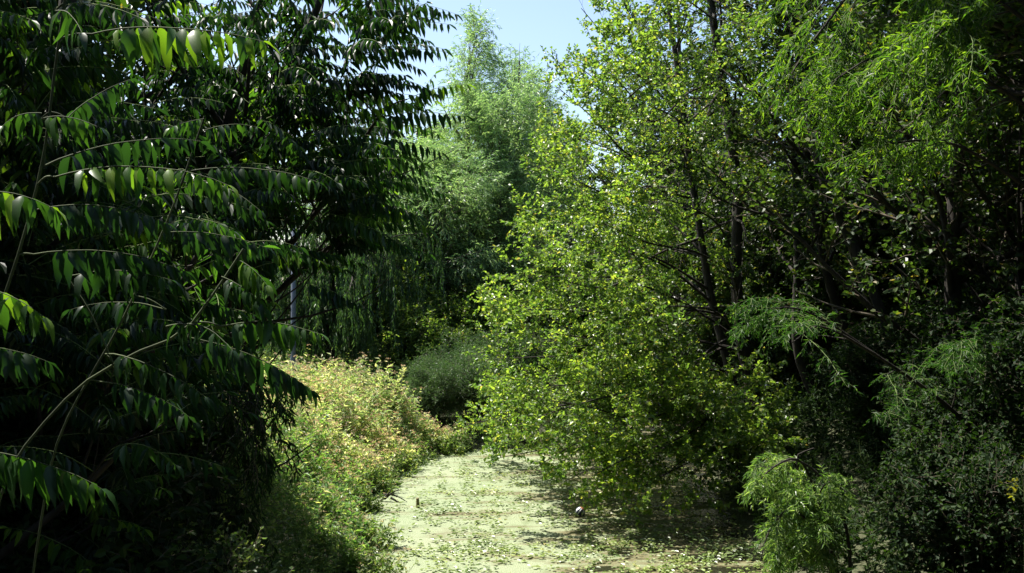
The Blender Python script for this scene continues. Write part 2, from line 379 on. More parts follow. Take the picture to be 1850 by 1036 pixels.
# boughs that reach out over the stream, each to its own depth
for a, mid, tip in [
    (TR[1][4], (1130, -40, 16.6), (1075, -150, 16.2)),
    (TR[1][3], (1130, 110, 17.0), (1050, 15, 17.0)),
    (TR[0][4], (1180, 40, 15.8), (1090, -60, 15.2)),
    (TR[1][3], (1120, 190, 18.2), (1030, 110, 19.0)),
    (TR[1][2], (1140, 290, 16.6), (1010, 160, 16.2)),
    (TR[0][3], (1200, 210, 15.6), (1090, 120, 14.6)),
    (TR[1][2], (1120, 330, 18.6), (985, 230, 19.2)),
    (TR[0][3], (1180, 300, 15.2), (1040, 250, 14.0)),
    (TR[1][1], (1120, 440, 16.6), (975, 340, 16.0)),
    (TR[1][1], (1130, 450, 18.8), (950, 410, 19.4)),
    (TR[0][2], (1170, 420, 15.2), (1010, 380, 13.8)),
    (TR[1][1], (1110, 520, 17.0), (905, 500, 16.4)),
    (TR[0][1], (1150, 520, 15.0), (990, 500, 13.6)),
    (TR[0][1], (1110, 600, 16.2), (900, 600, 15.6)),
    (TR[1][0], (1120, 650, 17.6), (880, 650, 17.4)),
    (TR[0][1], (1130, 620, 14.8), (960, 640, 13.4)),
    (TR[0][0], (1120, 700, 15.8), (870, 710, 15.4)),
    (TR[0][0], (1140, 720, 14.4), (930, 770, 13.0)),
    (TR[1][0], (1090, 740, 17.2), (840, 770, 16.8)),
    (TR[0][0], (1150, 770, 14.2), (960, 850, 13.4)),
    (TR[1][0], (1100, 790, 16.0), (890, 830, 15.6)),
    (TR[0][0], (1210, 780, 14.0), (1070, 860, 12.9)),
    (TR[1][0], (1120, 700, 16.6), (920, 690, 15.9)), (TR[1][0], (1150, 770, 15.4), (1000, 800, 14.2)), (TR[0][0], (1180, 760, 15.2), (960, 720, 14.3)), (TR[1][0], (1120, 730, 17.8), (890, 760, 18.0)),
    (TR[0][0], (1200, 800, 14.8), (1120, 850, 13.6)), (TR[0][0], (1240, 790, 15.2), (1020, 870, 14.0)), (TR[0][0], (1290, 800, 14.8), (1160, 880, 13.3)), (TR[0][0], (1320, 800, 14.8), (1260, 880, 13.4)),
    (TR[0][0], (1330, 780, 14.8), (1330, 860, 13.2)), (TR[0][0], (1230, 740, 14.9), (1090, 800, 13.4)), (TR[0][1], (1230, 660, 14.9), (1120, 720, 13.2)), (TR[0][0], (1290, 740, 14.6), (1210, 790, 13.0)),
    (TR[0][1], (1180, 600, 18.4), (1060, 560, 19.4)), (TR[1][0], (1180, 700, 18.8), (1040, 700, 19.6)), (TR[0][2], (1240, 460, 18.8), (1150, 420, 19.8)), (TR[0][3], (1240, 300, 18.8), (1140, 240, 19.8)), (TR[0][1], (1150, 560, 15.6), (930, 560, 14.9)), (TR[1][1], (1100, 470, 16.4), (930, 450, 15.4)), (TR[1][2], (1100, 360, 16.2), (960, 300, 15.2)),
    (TR[0][0], (1280, 780, 14.2), (1200, 860, 13.2)),
    (TR[0][1], (1260, 560, 14.4), (1160, 560, 12.8)),
    (TR[0][2], (1280, 400, 14.8), (1200, 360, 13.2)),
    (TR[0][3], (1260, 240, 15.0), (1170, 190, 13.4)),
    (TR[0][4], (1280, 40, 15.2), (1200, -20, 13.6)),
    (TR[0][3], (1380, 260, 16.0), (1420, 160, 15.0)),
    (TR[0][4], (1370, 60, 16.0), (1420, -60, 15.0)),
    (TR[0][2], (1370, 440, 15.2), (1400, 400, 14.0))]:
    tr_ = TR[0] if a in TR[0] else TR[1]; ia = tr_.index(a); u_ = rng.random()*.9
    A, B, D = at(*a)*(1-u_)+at(*tr_[min(ia+1, 6)])*u_, at(*mid), at(*tip)
    B = B+rng.normal(0, .12, 3)
    st.append(([A, A*.5+B*.5+np.array([0, 0, .12]), B, B*.45+D*.55+np.array([0, 0, .04]), D], .022, .005))
def keep_alder(P):
    px, py = tofpx(P)
    edge = np.interp(py, [-600, -100, 0, 80, 150, 260, 400, 520, 620, 700, 780, 850, 900], [1120, 1070, 1035, 1020, 975, 975, 920, 870, 870, 845, 790, 895, 990])
    wob = 34*np.sin(py/31.)*np.sin(py/73.+1)+R_(int(abs(P[0, 0])*1e4)).normal(0, 16, len(P))
    front = (px > 1215) & (P[:, 1] < 15.6) & (py > 250) & (py < 560)
    hole = (np.sin(px/37.+np.sin(py/51.)*1.7+P[:, 1]*1.1)*np.sin(py/33.+1.3*np.sin(px/61.)) > .48)
    return (px > edge-6+wob) & (P[:, 2] > .22) & ~front & ~hole
A1 = tree('alder_tree', 'big sunlit yellow-green alder leaning over the duckweed with branches down to the water', 'tree', (4.6, 17, bz), st,
     (M['alder'], M['bark'], M['twig']), rng,
     dict(n=10, t0=.22, t1=1, ang=.75, length=lambda t, D, P: .6+1.2*(1-t)**.7, lift=.2, wander=.22, K=8, rfac=.5, planar=.35),
     dict(n=7, t0=.12, t1=1, ang=.7, length=lambda t, D, P: .3+.5*(1-t), lift=.12, K=6, planar=.5, wander=.3),
     dict(n=4, t0=.1, t1=1, ang=.7, length=lambda t, D, P: .14+.16*(1-t), lift=.1, K=4, wander=.4, planar=.3),
     dict(n=9, tpl=OVAL, L=.060, W=.042, droop=.1, nr=.75), keep=keep_alder)

def simple_tree(name, label, cat, base, stems, mats, seed, LL, leaf, nl=(20, 9, 7), lift=.2, group=None, keep=None, ang=.95, zmin=.12, tw=(.22, .3), br=(.5, 1.0), brlift=.1, twlift=.1):
    return tree(name, label, cat, base, stems, mats, R_(seed),
        dict(n=nl[0], t0=zmin, t1=.98, ang=ang, length=lambda t, D, P: LL*(1-t)**.5+.5, lift=lift, wander=.22, K=9, rfac=.5),
        dict(n=nl[1], t0=.15, t1=1, ang=.75, length=lambda t, D, P: br[0]+br[1]*(1-t), lift=brlift, K=7, planar=.4, wander=.3),
        dict(n=nl[2], t0=.1, t1=1, ang=.7, length=lambda t, D, P: tw[0]+tw[1]*(1-t), lift=twlift, K=5, wander=.35, planar=.3),
        leaf, group=group, keep=keep)
DK = (M['alder_shade_tint'], M['bark'], M['twig'])
# ------------------------------------------------------------------ alders behind on the right bank (bare dark stems)
def rt(name, label, stems, base, seed, LL, **k):
    base = (base[0], base[1], gz(base[0], base[1]))
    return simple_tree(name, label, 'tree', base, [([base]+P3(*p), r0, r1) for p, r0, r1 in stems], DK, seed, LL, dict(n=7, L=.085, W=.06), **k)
GA = 'dark alders on the right bank'
rt('alder_tree', 'slim dark alder with two upright stems just right of the big sunlit alder', [
    (((1441, 640, 18), (1440, 480, 18), (1438, 330, 18), (1425, 100, 18), (1410, -200, 18)), .075, .02),
    (((1535, 640, 18), (1500, 520, 17.8), (1466, 350, 17.8), (1450, 200, 17.8), (1430, -60, 18), (1420, -300, 18)), .09, .02)],
   (5.7, 18), 21, 2.6, zmin=.25, group=GA)
rt('alder_tree', 'dark alder whose thick bare stem leans left as it rises, on the right bank', [
    (((1640, 760, 15.5), (1600, 590, 15.5), (1545, 450, 15.6), (1492, 340, 15.8), (1462, 210, 16), (1450, 60, 16.2), (1445, -200, 16.5)), .095, .03)],
   (6.3, 15.5), 22, 2.6, zmin=.35, nl=(22, 9, 6), group=GA)
rt('alder_tree', 'shaded alder with yellowing leaves farther back between the leaning dark stems', [
    (((1600, 640, 22), (1600, 400, 22), (1590, 200, 22), (1580, -100, 22)), .12, .03)], (8.3, 22), 23, 3.0, zmin=.1, nl=(26, 9, 6), group=GA)
rt('alder_tree', 'dark alder at the right edge of the photo behind the feathery sprays', [
    (((1725, 700, 13), (1722, 500, 13), (1728, 300, 13), (1740, 60, 13), (1750, -300, 13)), .13, .03),
    (((1850, 700, 13), (1847, 500, 13), (1850, 300, 13), (1840, 0, 13)), .10, .03)], (6.2, 13), 24, 2.6, zmin=.15, nl=(26, 9, 6), group=GA)
rt('alder_tree', 'dense dark alder behind the stems of the sunlit alder', [
    (((1240, 640, 23), (1235, 400, 23), (1230, 200, 23), (1225, 0, 23)), .12, .03)], (4.2, 23), 25, 2.6, zmin=.08, nl=(26, 9, 6), group=GA,
    keep=lambda P: tofpx(P)[0] > 1080)

# ------------------------------------------------------------------ willows at the end of the stream
WL = dict(n=9, tpl=NARROW, L=.12, W=.025, droop=.35, nr=.8, spread=.6, upn=.6)
WM = (M['willow'], M['willowbark'], M['twig'])
GW = 'willows behind the flowery bank'
def wkeep(lo, hi, top):
    def f(P):
        px, py = tofpx(P); return (py > np.interp(px, lo, hi))
    return f
b = (-1.15, 28, gz(-1.15, 28))
simple_tree('willow_tree', 'tall slender willow with its feathery tip against the sky, centre of the photo', 'tree', b,
    [([b]+P3((852, 640, 28), (850, 500, 28), (851, 380, 28), (845, 250, 28), (842, 150, 28), (862, 62, 28)), .13, .015),
     ([b]+P3((856, 640, 28), (872, 540, 27.5), (895, 430, 27), (905, 330, 27), (900, 230, 27)), .07, .012),
     ([b]+P3((845, 620, 28), (800, 500, 27.5), (775, 400, 27), (765, 320, 27)), .07, .012),
     ([b]+P3((850, 560, 28), (880, 420, 28.5), (925, 280, 29), (935, 180, 29), (880, 200, 29)), .07, .012)],
    WM, 31, 2.2, WL, nl=(34, 10, 9), lift=.55, ang=.7, group=GW, tw=(.3, .35), brlift=.1, twlift=-.3,
    keep=lambda P: ~((np.abs(tofpx(P)[0]-850) < 13) & (P[:, 1] < 28.1) & (tofpx(P)[1] > 230)) & (tofpx(P)[1] > np.interp(tofpx(P)[0], [690, 790, 805, 850, 880, 895, 915, 975, 1000], [300, 200, 95, 20, 25, 70, 130, 170, 240])))
b = (.25, 32, gz(.25, 32))
simple_tree('willow_tree', 'second willow with a lower rounded top just right of the tallest one', 'tree', b,
    [([b]+P3((925, 600, 32), (922, 470, 32), (932, 370, 32), (935, 230, 32), (938, 110, 32)), .15, .015),
     ([b]+P3((935, 600, 32), (965, 420, 32), (990, 280, 32), (985, 180, 32)), .08, .012)],
    WM, 32, 2.6, WL, nl=(30, 10, 7), lift=.5, ang=.75, group=GW, tw=(.3, .35), twlift=-.3,
    keep=lambda P: tofpx(P)[1] > np.interp(tofpx(P)[0], [880, 900, 940, 970, 1000, 1060], [140, 95, 75, 105, 170, 230]))
b = (-3.4, 27, gz(-3.4, 27))
simple_tree('willow_tree', 'pale broad willow lower and left of the tallest one, behind the tree of heaven', 'tree', b,
    [([b]+P3((700, 600, 27), (705, 480, 27), (720, 380, 27), (735, 290, 27)), .14, .02),
     ([b]+P3((695, 600, 27), (660, 470, 26.5), (630, 380, 26), (610, 290, 26)), .09, .015),
     ([b]+P3((705, 600, 27), (745, 500, 26), (785, 400, 25.5), (800, 310, 25.5)), .08, .015)],
    WM, 33, 2.1, WL, nl=(26, 10, 8), lift=.25, group=GW, tw=(.3, .35), twlift=-.3,
    keep=lambda P: tofpx(P)[1] > np.interp(tofpx(P)[0], [560, 620, 690, 760, 820], [300, 265, 270, 240, 270]))
# weeping tree with hanging curtains behind the bank
b = (-4.4, 24, gz(-4.4, 24)); rng = R_(41)
root = tree('weeping_willow', 'dark weeping willow with hanging curtains of foliage behind the flowery bank', 'tree', b,
    [([b]+P3((600, 620, 24), (598, 520, 24), (610, 420, 24), (625, 360, 24)), .14, .03),
     ([b]+P3((590, 600, 24), (560, 500, 24), (530, 430, 23.5)), .09, .02),
     ([b]+P3((605, 600, 24), (640, 480, 23.7), (670, 440, 23.5), (695, 455, 23.3)), .09, .02)],
    (M['weep'], M['bark'], M['sapstem']), rng,
    dict(n=14, t0=.3, t1=1, ang=1.0, length=lambda t, D, P: 1.5+.5*(1-t), lift=-.3, wander=.2, K=9),
    dict(n=9, t0=.1, t1=1, ang=.9, length=lambda t, D, P: np.clip((P[:, 2]-1.0)*(.25+.5*((P[:, 0]*7.3) % 1)), .4, 2.4), lift=-4, K=9, wander=.34),
    dict(n=8, t0=.05, t1=1, ang=.6, length=.35, lift=-3, K=5, wander=.2),
    dict(n=11, tpl=NARROW, L=.12, W=.026, droop=.8, nr=1, spread=.6), keep=lambda P: P[:, 2] > .6, group=None)

# ------------------------------------------------------------------ background wood
rngb = R_(50)
b = (0, 0, 0)
bgt = simple_tree('broadleaf_tree', 'distant tree', 'tree', b,
    [([b, (.1, 0, 2), (0, .1, 5), (.1, 0, 9)], .18, .03), ([b, (.4, .2, 2), (1.2, .4, 4.5), (1.6, .6, 7.5)], .12, .02), ([b, (-.4, -.2, 2), (-1.2, -.3, 4.2), (-1.7, .2, 7)], .12, .02)],
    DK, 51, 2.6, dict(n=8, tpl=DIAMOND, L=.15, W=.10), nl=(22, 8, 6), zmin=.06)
spots = [(-3.5, 36, 'tree far behind the pale broad willow', 0.85), (1.5, 40, 'tree far behind the second willow', .9), (6, 34, 'tree far behind the big sunlit alder', 1.05),
         (-8.5, 30, 'tree behind the weeping willow and the grey pole', .9), (11, 30, 'tree behind the leaning dark stems', 1.15), (17, 27, 'tree at the far right behind the dark alders', 1.15),
         (-14, 27, 'tree far left behind the tree of heaven', 1.0), (-11.5, 19, 'nearer tree far left behind the tree of heaven', .95), (12, 19, 'tree on the right behind the dark shrubs', 1.1),
         (-7.4, 15, 'broadleaf tree half hidden behind the tree of heaven', .62), (10.5, 12, 'tree filling the right edge behind the feathery sprays', 1.1),
         (-20, 36, 'farthest tree on the left', 1.2), (22, 38, 'farthest tree on the right', 1.2), (-1.5, 48, 'farthest tree beyond the stream', .9), (8, 48, 'farthest tree right of the stream', 1.0), (5.6, 25.5, 'leafy tree seen between the stems of the sunlit alder', .75), (8.6, 25.5, 'leafy tree seen between the leaning dark stems', .85), (13.5, 23, 'leafy tree low behind the dark stems at far right', .9),
         (12.2, 15.5, 'tree filling the dark right edge behind the undergrowth', .9)]
GB = 'trees of the wood behind'
for i, (x, y, lab, sc) in enumerate(spots):
    z = gz(x, y)
    if i == 0: bgt.location = (x, y, z); bgt.scale = (sc,)*3; bgt['label'] = lab; bgt['group'] = GB
    else: copy_tree(bgt, (x, y, z), rngb.random()*6.28, sc*(1 if sc < .7 else rngb.uniform(.92, 1.08)), lab, GB)

# tall canopies and unseen trees added to keep near banks dark; also background trees
rt('added_shade_tree', 'tall dark tree added to shade the right bank, canopy at the upper right corner', [
    (((1990, 640, 9.5), (1980, 400, 9.5), (1960, 100, 9.5), (1900, -400, 9.6), (1850, -900, 9.8)), .2, .04),
    (((1960, 200, 9.5), (1800, -250, 9.6), (1600, -520, 9.8), (1400, -700, 10)), .09, .02),
    (((1960, 100, 9.5), (1850, -350, 8.6), (1700, -700, 7.6), (1600, -900, 6.8)), .09, .02),
    (((1960, 100, 9.5), (1850, -350, 9), (1650, -560, 8.4), (1450, -700, 8)), .09, .02)], (5.8, 9.5), 26, 2.6, zmin=.40, nl=(34, 10, 7))
o2 = [o for o in C.objects if o.name.startswith('added_shade_tree')][0]
copy_tree(o2, (6.1, 4.6, gz(6.1, 4.6)), -.15, 1.0, 'unseen tall tree added outside the right edge, its canopy shading the undergrowth')
for x, y, rz, sc, lab in [(9.2, 9.0, 2.5, .9, 'dark tree just beyond the right edge behind the feathery tree'), (7.6, 11.2, 3.5, .62, 'dark bushy tree behind the feathery trunk'), (9.6, 15.5, .2, .9, 'dark tree behind the dark alders at far right'), (-5.2, 11.3, 1.9, .86, 'dark tree closing the gaps behind the crown of the tree of heaven'), (-7.6, 8.2, 5.9, 1.0, 'dark tree at upper left behind the long sunlit frond'), (6.6, 19.8, 4.4, .72, 'leafy tree just behind the two upright alder stems'), (4.6, 20.5, 2.2, .6, 'leafy tree just behind the trunks of the sunlit alder'), (8.6, 18.6, 1.2, .8, 'leafy tree behind the leaning dark stem'), (-4.9, .6, .3, .95, 'unseen tree added on the left bank level with the camera to block sky light'), (4.9, 1.2, 1.3, .95, 'unseen tree added on the right bank level with the camera to block sky light'), (-.6, -3.6, 2.0, .9, 'nearest unseen tree added behind the camera to block sky light'), (-5.6, 7.0, 5.0, .9, 'dark tree in among the stems of the tree of heaven'),
        (-8.2, 9.5, 1.0, .95, 'dark tree at the left edge behind the tree of heaven'), (-6.6, 5.0, 2.2, 1.0, 'unseen tree added outside the left edge to shade the near saplings'),
        (-6.0, 12.2, 4.0, .62, 'dark bushy tree behind the tree of heaven above the shaded herbs'), (-4.5, -2.5, 3.0, 1.0, 'unseen tree added behind the camera on the left bank to block sky light'), (5.5, -1.5, .5, 1.0, 'unseen tree added behind the camera on the right bank to block sky light'),
        (8.2, 5.5, 5.0, 1.05, 'unseen tree added outside the right edge to shade the undergrowth'), (0.5, -8, 1.5, 1.1, 'unseen tree added across the stream behind the camera to block sky light')]:
    copy_tree(bgt, (x, y, gz(x, y)), rz, sc, lab, 'trees shading the near banks')

# ------------------------------------------------------------------ shrubs
SH = {}
def shrub_proto(name, mats, seed, leaf, h=1.2, spread=1.0, n=9, lift=.1, nl=(10, 7)):
    rng = R_(seed); st = []
    for i in range(n):
        a = i*2.4+rng.random(); r = spread*(.3+.7*rng.random()); hh = h*(.7+.4*rng.random())
        st.append(([(.08*cos(a), .08*sin(a), -.1), (.35*r*cos(a), .35*r*sin(a), hh*.5), (.7*r*cos(a), .7*r*sin(a), hh*.85), (r*cos(a), r*sin(a), hh)], .016, .004))
    return tree(name, 'x', 'shrub', (0, 0, 0), st, mats, rng,
        dict(n=nl[0], t0=.08, t1=1, ang=.8, length=lambda t, D, P: h*(.22+.3*(1-t)), lift=lift, K=6, wander=.3),
        dict(n=nl[1], t0=.1, t1=1, ang=.8, length=h*.2, lift=lift, K=5, wander=.3),
        dict(n=4, t0=.2, t1=1, ang=.7, length=h*.1, lift=0, K=3, wander=.3), leaf, flare=False)
def place(proto, used, name, x, y, sc, rz, lab, group=None, cat='shrub', z=None):
    z = gz(x, y) if z is None else z
    if proto.name not in used:
        used.add(proto.name); o = proto; o.location = (x, y, z); o.rotation_euler = (0, 0, rz); o.scale = (sc,)*3
        o['label'] = lab
        if group: o['group'] = group
    else: o = copy_tree(proto, (x, y, z), rz, sc, lab, group)
    o['category'] = cat; return o
used = set()
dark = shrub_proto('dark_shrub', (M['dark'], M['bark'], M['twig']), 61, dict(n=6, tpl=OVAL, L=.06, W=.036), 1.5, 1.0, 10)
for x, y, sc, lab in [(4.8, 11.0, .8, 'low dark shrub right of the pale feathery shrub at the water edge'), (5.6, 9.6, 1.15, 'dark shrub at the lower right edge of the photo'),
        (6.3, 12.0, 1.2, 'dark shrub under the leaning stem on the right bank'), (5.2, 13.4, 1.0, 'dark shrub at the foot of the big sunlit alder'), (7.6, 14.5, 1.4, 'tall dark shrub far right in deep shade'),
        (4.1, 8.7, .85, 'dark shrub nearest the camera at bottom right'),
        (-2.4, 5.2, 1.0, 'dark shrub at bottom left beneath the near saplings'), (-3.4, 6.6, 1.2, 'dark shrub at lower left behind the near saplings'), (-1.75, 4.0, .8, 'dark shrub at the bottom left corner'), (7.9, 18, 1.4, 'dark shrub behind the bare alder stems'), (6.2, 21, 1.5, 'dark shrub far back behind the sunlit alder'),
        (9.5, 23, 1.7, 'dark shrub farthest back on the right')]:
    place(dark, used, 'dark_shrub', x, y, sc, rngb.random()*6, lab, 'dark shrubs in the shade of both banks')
grey = shrub_proto('grey_green_shrub', (M['weep'], M['bark'], M['twig']), 62, dict(n=6, tpl=NARROW, L=.06, W=.018), 1.7, .9, 11, nl=(12, 8))
for x, y, sc, lab in [(-2.1, 22.0, .5, 'small grey-green bush just behind the right end of the tan seed heads'), (-.9, 22.8, .8, 'grey-green bush under the tallest willow, behind the bend'), (-1.45, 21.7, .62, 'grey-green fine-leaved bush where the stream disappears, right of the tan seed heads'), (-.75, 20.6, .7, 'lower grey-green bush touching the far end of the duckweed'),
        (-2.4, 24.2, .75, 'grey-green bush behind the seed heads'), (-1.55, 20.4, .6, 'small grey-green bush at the foot of the seed heads by the water'), (.15, 20.3, .6, 'small grey-green bush at the far end of the duckweed under the alder'), (.6, 23.4, .8, 'grey-green bush half hidden by the sunlit alder')]:
    place(grey, used, 'x', x, y, sc, rngb.random()*6, lab, 'grey-green bushes at the bend')
brt = shrub_proto('leafy_shrub', (M['alder'], M['bark'], M['twig']), 63, dict(n=6, tpl=OVAL, L=.08, W=.05), 2.0, 1.1, 9)
for x, y, sc, lab in [(-1.3, 25.2, .95, 'bright leafy shrub at the foot of the tallest willow'), (.2, 25.5, 1.2, 'bright leafy shrub right of the tallest willow trunk'), (-2.9, 25, 1.15, 'tall bright leafy shrub between the weeping willow and the tallest willow'), (-2.1, 23.8, .9, 'bright leafy shrub in front of the tallest willow, above the grey-green bushes'), (-2.9, 26.5, .85, 'bright leafy shrub left of the tallest willow trunk'),
        (1.6, 27, 1.5, 'bright leafy shrub behind the lit alder branches')]:
    place(brt, used, 'x', x, y, sc, rngb.random()*6, lab, 'leafy shrubs under the willows')

umb = shrub_proto('small_leaved_shrub', (M['scrub'], M['bark'], M['twig']), 64, dict(n=6, tpl=OVAL, L=.032, W=.022), 1.5, .8, 8)
for x, y, sc, lab in [(-2.0, 5.7, .9, 'dull olive small-leaved shrub in shade at bottom left'), (-2.7, 7.2, 1.1, 'dull olive small-leaved shrub behind the near saplings'), (-1.55, 5.3, .62, 'small pale-leaved shrub catching light near bottom left')]:
    place(umb, used, 'x', x, y, sc, rngb.random()*6, lab, 'small-leaved shrubs at lower left')

# ------------------------------------------------------------------ feathery trees on the right
def clusters(*E):
    def f(P):
        px, py = tofpx(P); k = np.zeros(len(P), bool)
        for cx, cy, rx, ry in E: k |= ((px-cx)/rx)**2+((py-cy)/ry)**2 < 1
        return k
    return f
FE = dict(n=15, tpl=NARROW, L=.062, W=.013, droop=.1, nr=.5, spread=.95, t0=.05)
def feather(name, label, base, stems, seed, LL, nl, keep=None, group=None, LLb=(.45, .5), leaf=FE, tw=(.16, .12)):
    return tree(name, label, 'shrub' if 'shrub' in name else 'tree', base, stems, (M['feather_sun_tint' if 'shrub' in name else 'feather_shade_tint' if 'dull' in label else 'feather'], M['bark'], M['greenstem']), R_(seed),
        dict(n=nl[0], t0=.3, t1=1, ang=.7, length=lambda t, D, P: LL*(1-.5*t), lift=-.15, wander=.25, K=9),
        dict(n=nl[1], t0=.1, t1=1, ang=.75, length=lambda t, D, P: LLb[0]+LLb[1]*(1-t), lift=-.5, K=8, planar=.6, wander=.25),
        dict(n=nl[2], t0=.08, t1=1, ang=.8, length=lambda t, D, P: tw[0]+tw[1]*(1-t), lift=-.6, K=5, planar=.8, wander=.2),
        leaf, keep=keep, flare=False, group=group)
b = (5.0, 8.3, gz(5.0, 8.3))
feather('feathery_tree', 'feathery fine-leaved tree with bright green sprays hanging in at upper right', b,
    [([b]+P3((2010, 700, 8.3), (2000, 500, 8.2), (1990, 330, 8.1), (1980, 100, 8), (1960, -200, 8)), .07, .02),
     (P3((1995, 420, 8.15), (1860, 340, 8.0), (1720, 260, 7.8), (1610, 260, 7.6), (1530, 290, 7.5)), .02, .004),
     (P3((1990, 330, 8.1), (1850, 190, 8.0), (1700, 110, 7.8), (1590, 100, 7.6), (1500, 150, 7.4)), .02, .004),
     (P3((1985, 150, 8), (1800, -30, 7.9), (1600, -60, 7.8), (1480, 60, 7.6), (1390, 200, 7.4)), .022, .004),
     (P3((1985, 150, 8), (1800, 0, 7.8), (1640, -60, 7.5), (1480, 0, 7.2)), .02, .004),
     (P3((1980, 100, 8), (1860, 0, 7.2), (1760, 0, 6.8), (1690, 70, 6.5)), .02, .004)], 71, .5, (11, 6, 7),
    keep=clusters((1400, 205, 65, 50), (1520, 160, 75, 75), (1545, 290, 60, 45), (1450, 20, 100, 50), (1710, 50, 115, 80), (1640, 270, 75, 60), (1780, 180, 60, 60)))
b = (5.6, 10.6, gz(5.6, 10.6))
feather('feathery_tree', 'dull green feathery tree in shade in front of the bare alder stems', b,
    [([b]+P3((1840, 900, 10.6), (1740, 760, 10.4), (1580, 640, 10), (1450, 560, 9.8), (1370, 560, 9.6)), .03, .005),
     ([b]+P3((1850, 900, 10.6), (1820, 760, 10.4), (1780, 650, 10), (1730, 620, 9.8)), .03, .005),
     ([b]+P3((1820, 920, 10.4), (1700, 800, 10), (1600, 740, 9.6)), .022, .005),
     (P3((1580, 640, 10), (1480, 590, 9.4), (1430, 620, 9.2)), .018, .004)], 72, .5, (8, 5, 6), keep=clusters((1370, 580, 60, 70), (1450, 570, 80, 45), (1590, 700, 60, 50), (1740, 630, 100, 55), (1600, 770, 45, 40)))
b = (3.25, 9.6, .0)
feather('feathery_shrub', 'pale sunlit feathery shrub drooping over the dark water at lower right', (3.25, 9.6, -.05),
    [([(3.25, 9.6, -.1)]+P3((1530, 960, 9.6), (1480, 860, 9.6), (1430, 830, 9.5), (1380, 845, 9.4)), .022, .005),
     ([(3.25, 9.6, -.1)]+P3((1500, 980, 9.6), (1470, 880, 9.5), (1440, 830, 9.3), (1390, 850, 9.1), (1350, 900, 9.0)), .02, .005),
     ([(3.25, 9.6, -.1)]+P3((1500, 980, 9.6), (1480, 900, 9.4), (1500, 870, 9.2), (1530, 890, 9.1)), .02, .005),
     ([(3.25, 9.6, -.1)]+P3((1480, 980, 9.5), (1430, 920, 9.2), (1390, 960, 9.0), (1375, 1010, 9)), .02, .005),
     ([(3.25, 9.6, -.1)]+P3((1500, 1000, 9.6), (1500, 950, 9.2), (1490, 960, 9.0), (1500, 1000, 8.9)), .018, .005),
     ([(3.25, 9.6, -.1)]+P3((1500, 980, 9.6), (1450, 870, 9.8), (1440, 825, 9.8), (1470, 810, 9.8)), .02, .005)], 73, .30, (7, 6, 6), keep=lambda P: (P[:, 2] > .1) & clusters((1400, 870, 62, 52), (1455, 925, 60, 42), (1405, 985, 38, 62), (1500, 890, 45, 38), (1490, 985, 38, 45))(P),
    LLb=(.25, .25), leaf=dict(FE, L=.065, W=.015), tw=(.12, .1))

# ------------------------------------------------------------------ compound leaves (tree of heaven)
def compound(g, gs, B, D, Lr, npair, lf_len, rng, arch=.5, tpl=LANCE, hang=1.0, smooth=False, K=9, rachis=1.0, mat=0, smat=1, tone=None, wild=.16):
    """B,D (n,3) bases and directions of n compound leaves, Lr (n,) lengths"""
    n = len(B); step = (Lr/(K-1))[:, None]; pts = [B]; d = norm(D)
    for k in range(K-1):
        d = norm(d+np.array([0, 0, -arch])/(K-1)+rng.normal(0, .03, d.shape)); pts.append(pts[-1]+d*step)
    Cv = np.stack(pts, 1)
    r = (.0015+.0025*Lr)[:, None]*np.linspace(1, .3, K)[None]*rachis
    put_tubes(gs, Cv, r, 4, smat)
    t = np.linspace(.16, .985, npair)[None]+rng.normal(0, .004, (n, npair))
    prof = np.interp(t, [0, .2, .5, .8, 1], [.8, 1.0, 1.0, .8, .5])
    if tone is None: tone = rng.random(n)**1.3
    for sgn in (-1, 1):
        P, Tn = sample(Cv, t+sgn*.006)
        sd_ = norm(np.cross(Tn, UP+np.zeros_like(Tn)))*sgn
        h = hang*(.75+.5*rng.random((n, npair)))[..., None]
        D2 = norm(sd_*.7+Tn*(.25+.3*rng.random((n, npair))[..., None])-UP*h+rng.normal(0, wild, P.shape))
        N2 = norm(UP*.8+sd_*.8*hang+rng.normal(0, wild*1.6, P.shape))
        L = lf_len*prof*(.75+.45*rng.random((n, npair)))*np.where(rng.random((n, npair)) < .06, .02, 1)
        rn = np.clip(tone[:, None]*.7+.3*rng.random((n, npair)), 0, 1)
        put_leaves(g, tpl, P.reshape(-1, 3), D2.reshape(-1, 3), N2.reshape(-1, 3), L.ravel(), L.ravel()*(.24+.08*rng.random(L.size)), mat, rng, rn.ravel(), smooth)
    # leaflet at the tip
    P, Tn = sample(Cv, np.full((n, 1), .999))
    put_leaves(g, tpl, P[:, 0], Tn[:, 0]-UP*.2*hang, UP+rng.normal(0, .2, (n, 3)), lf_len*.7, lf_len*.22, mat, rng, tone, smooth)

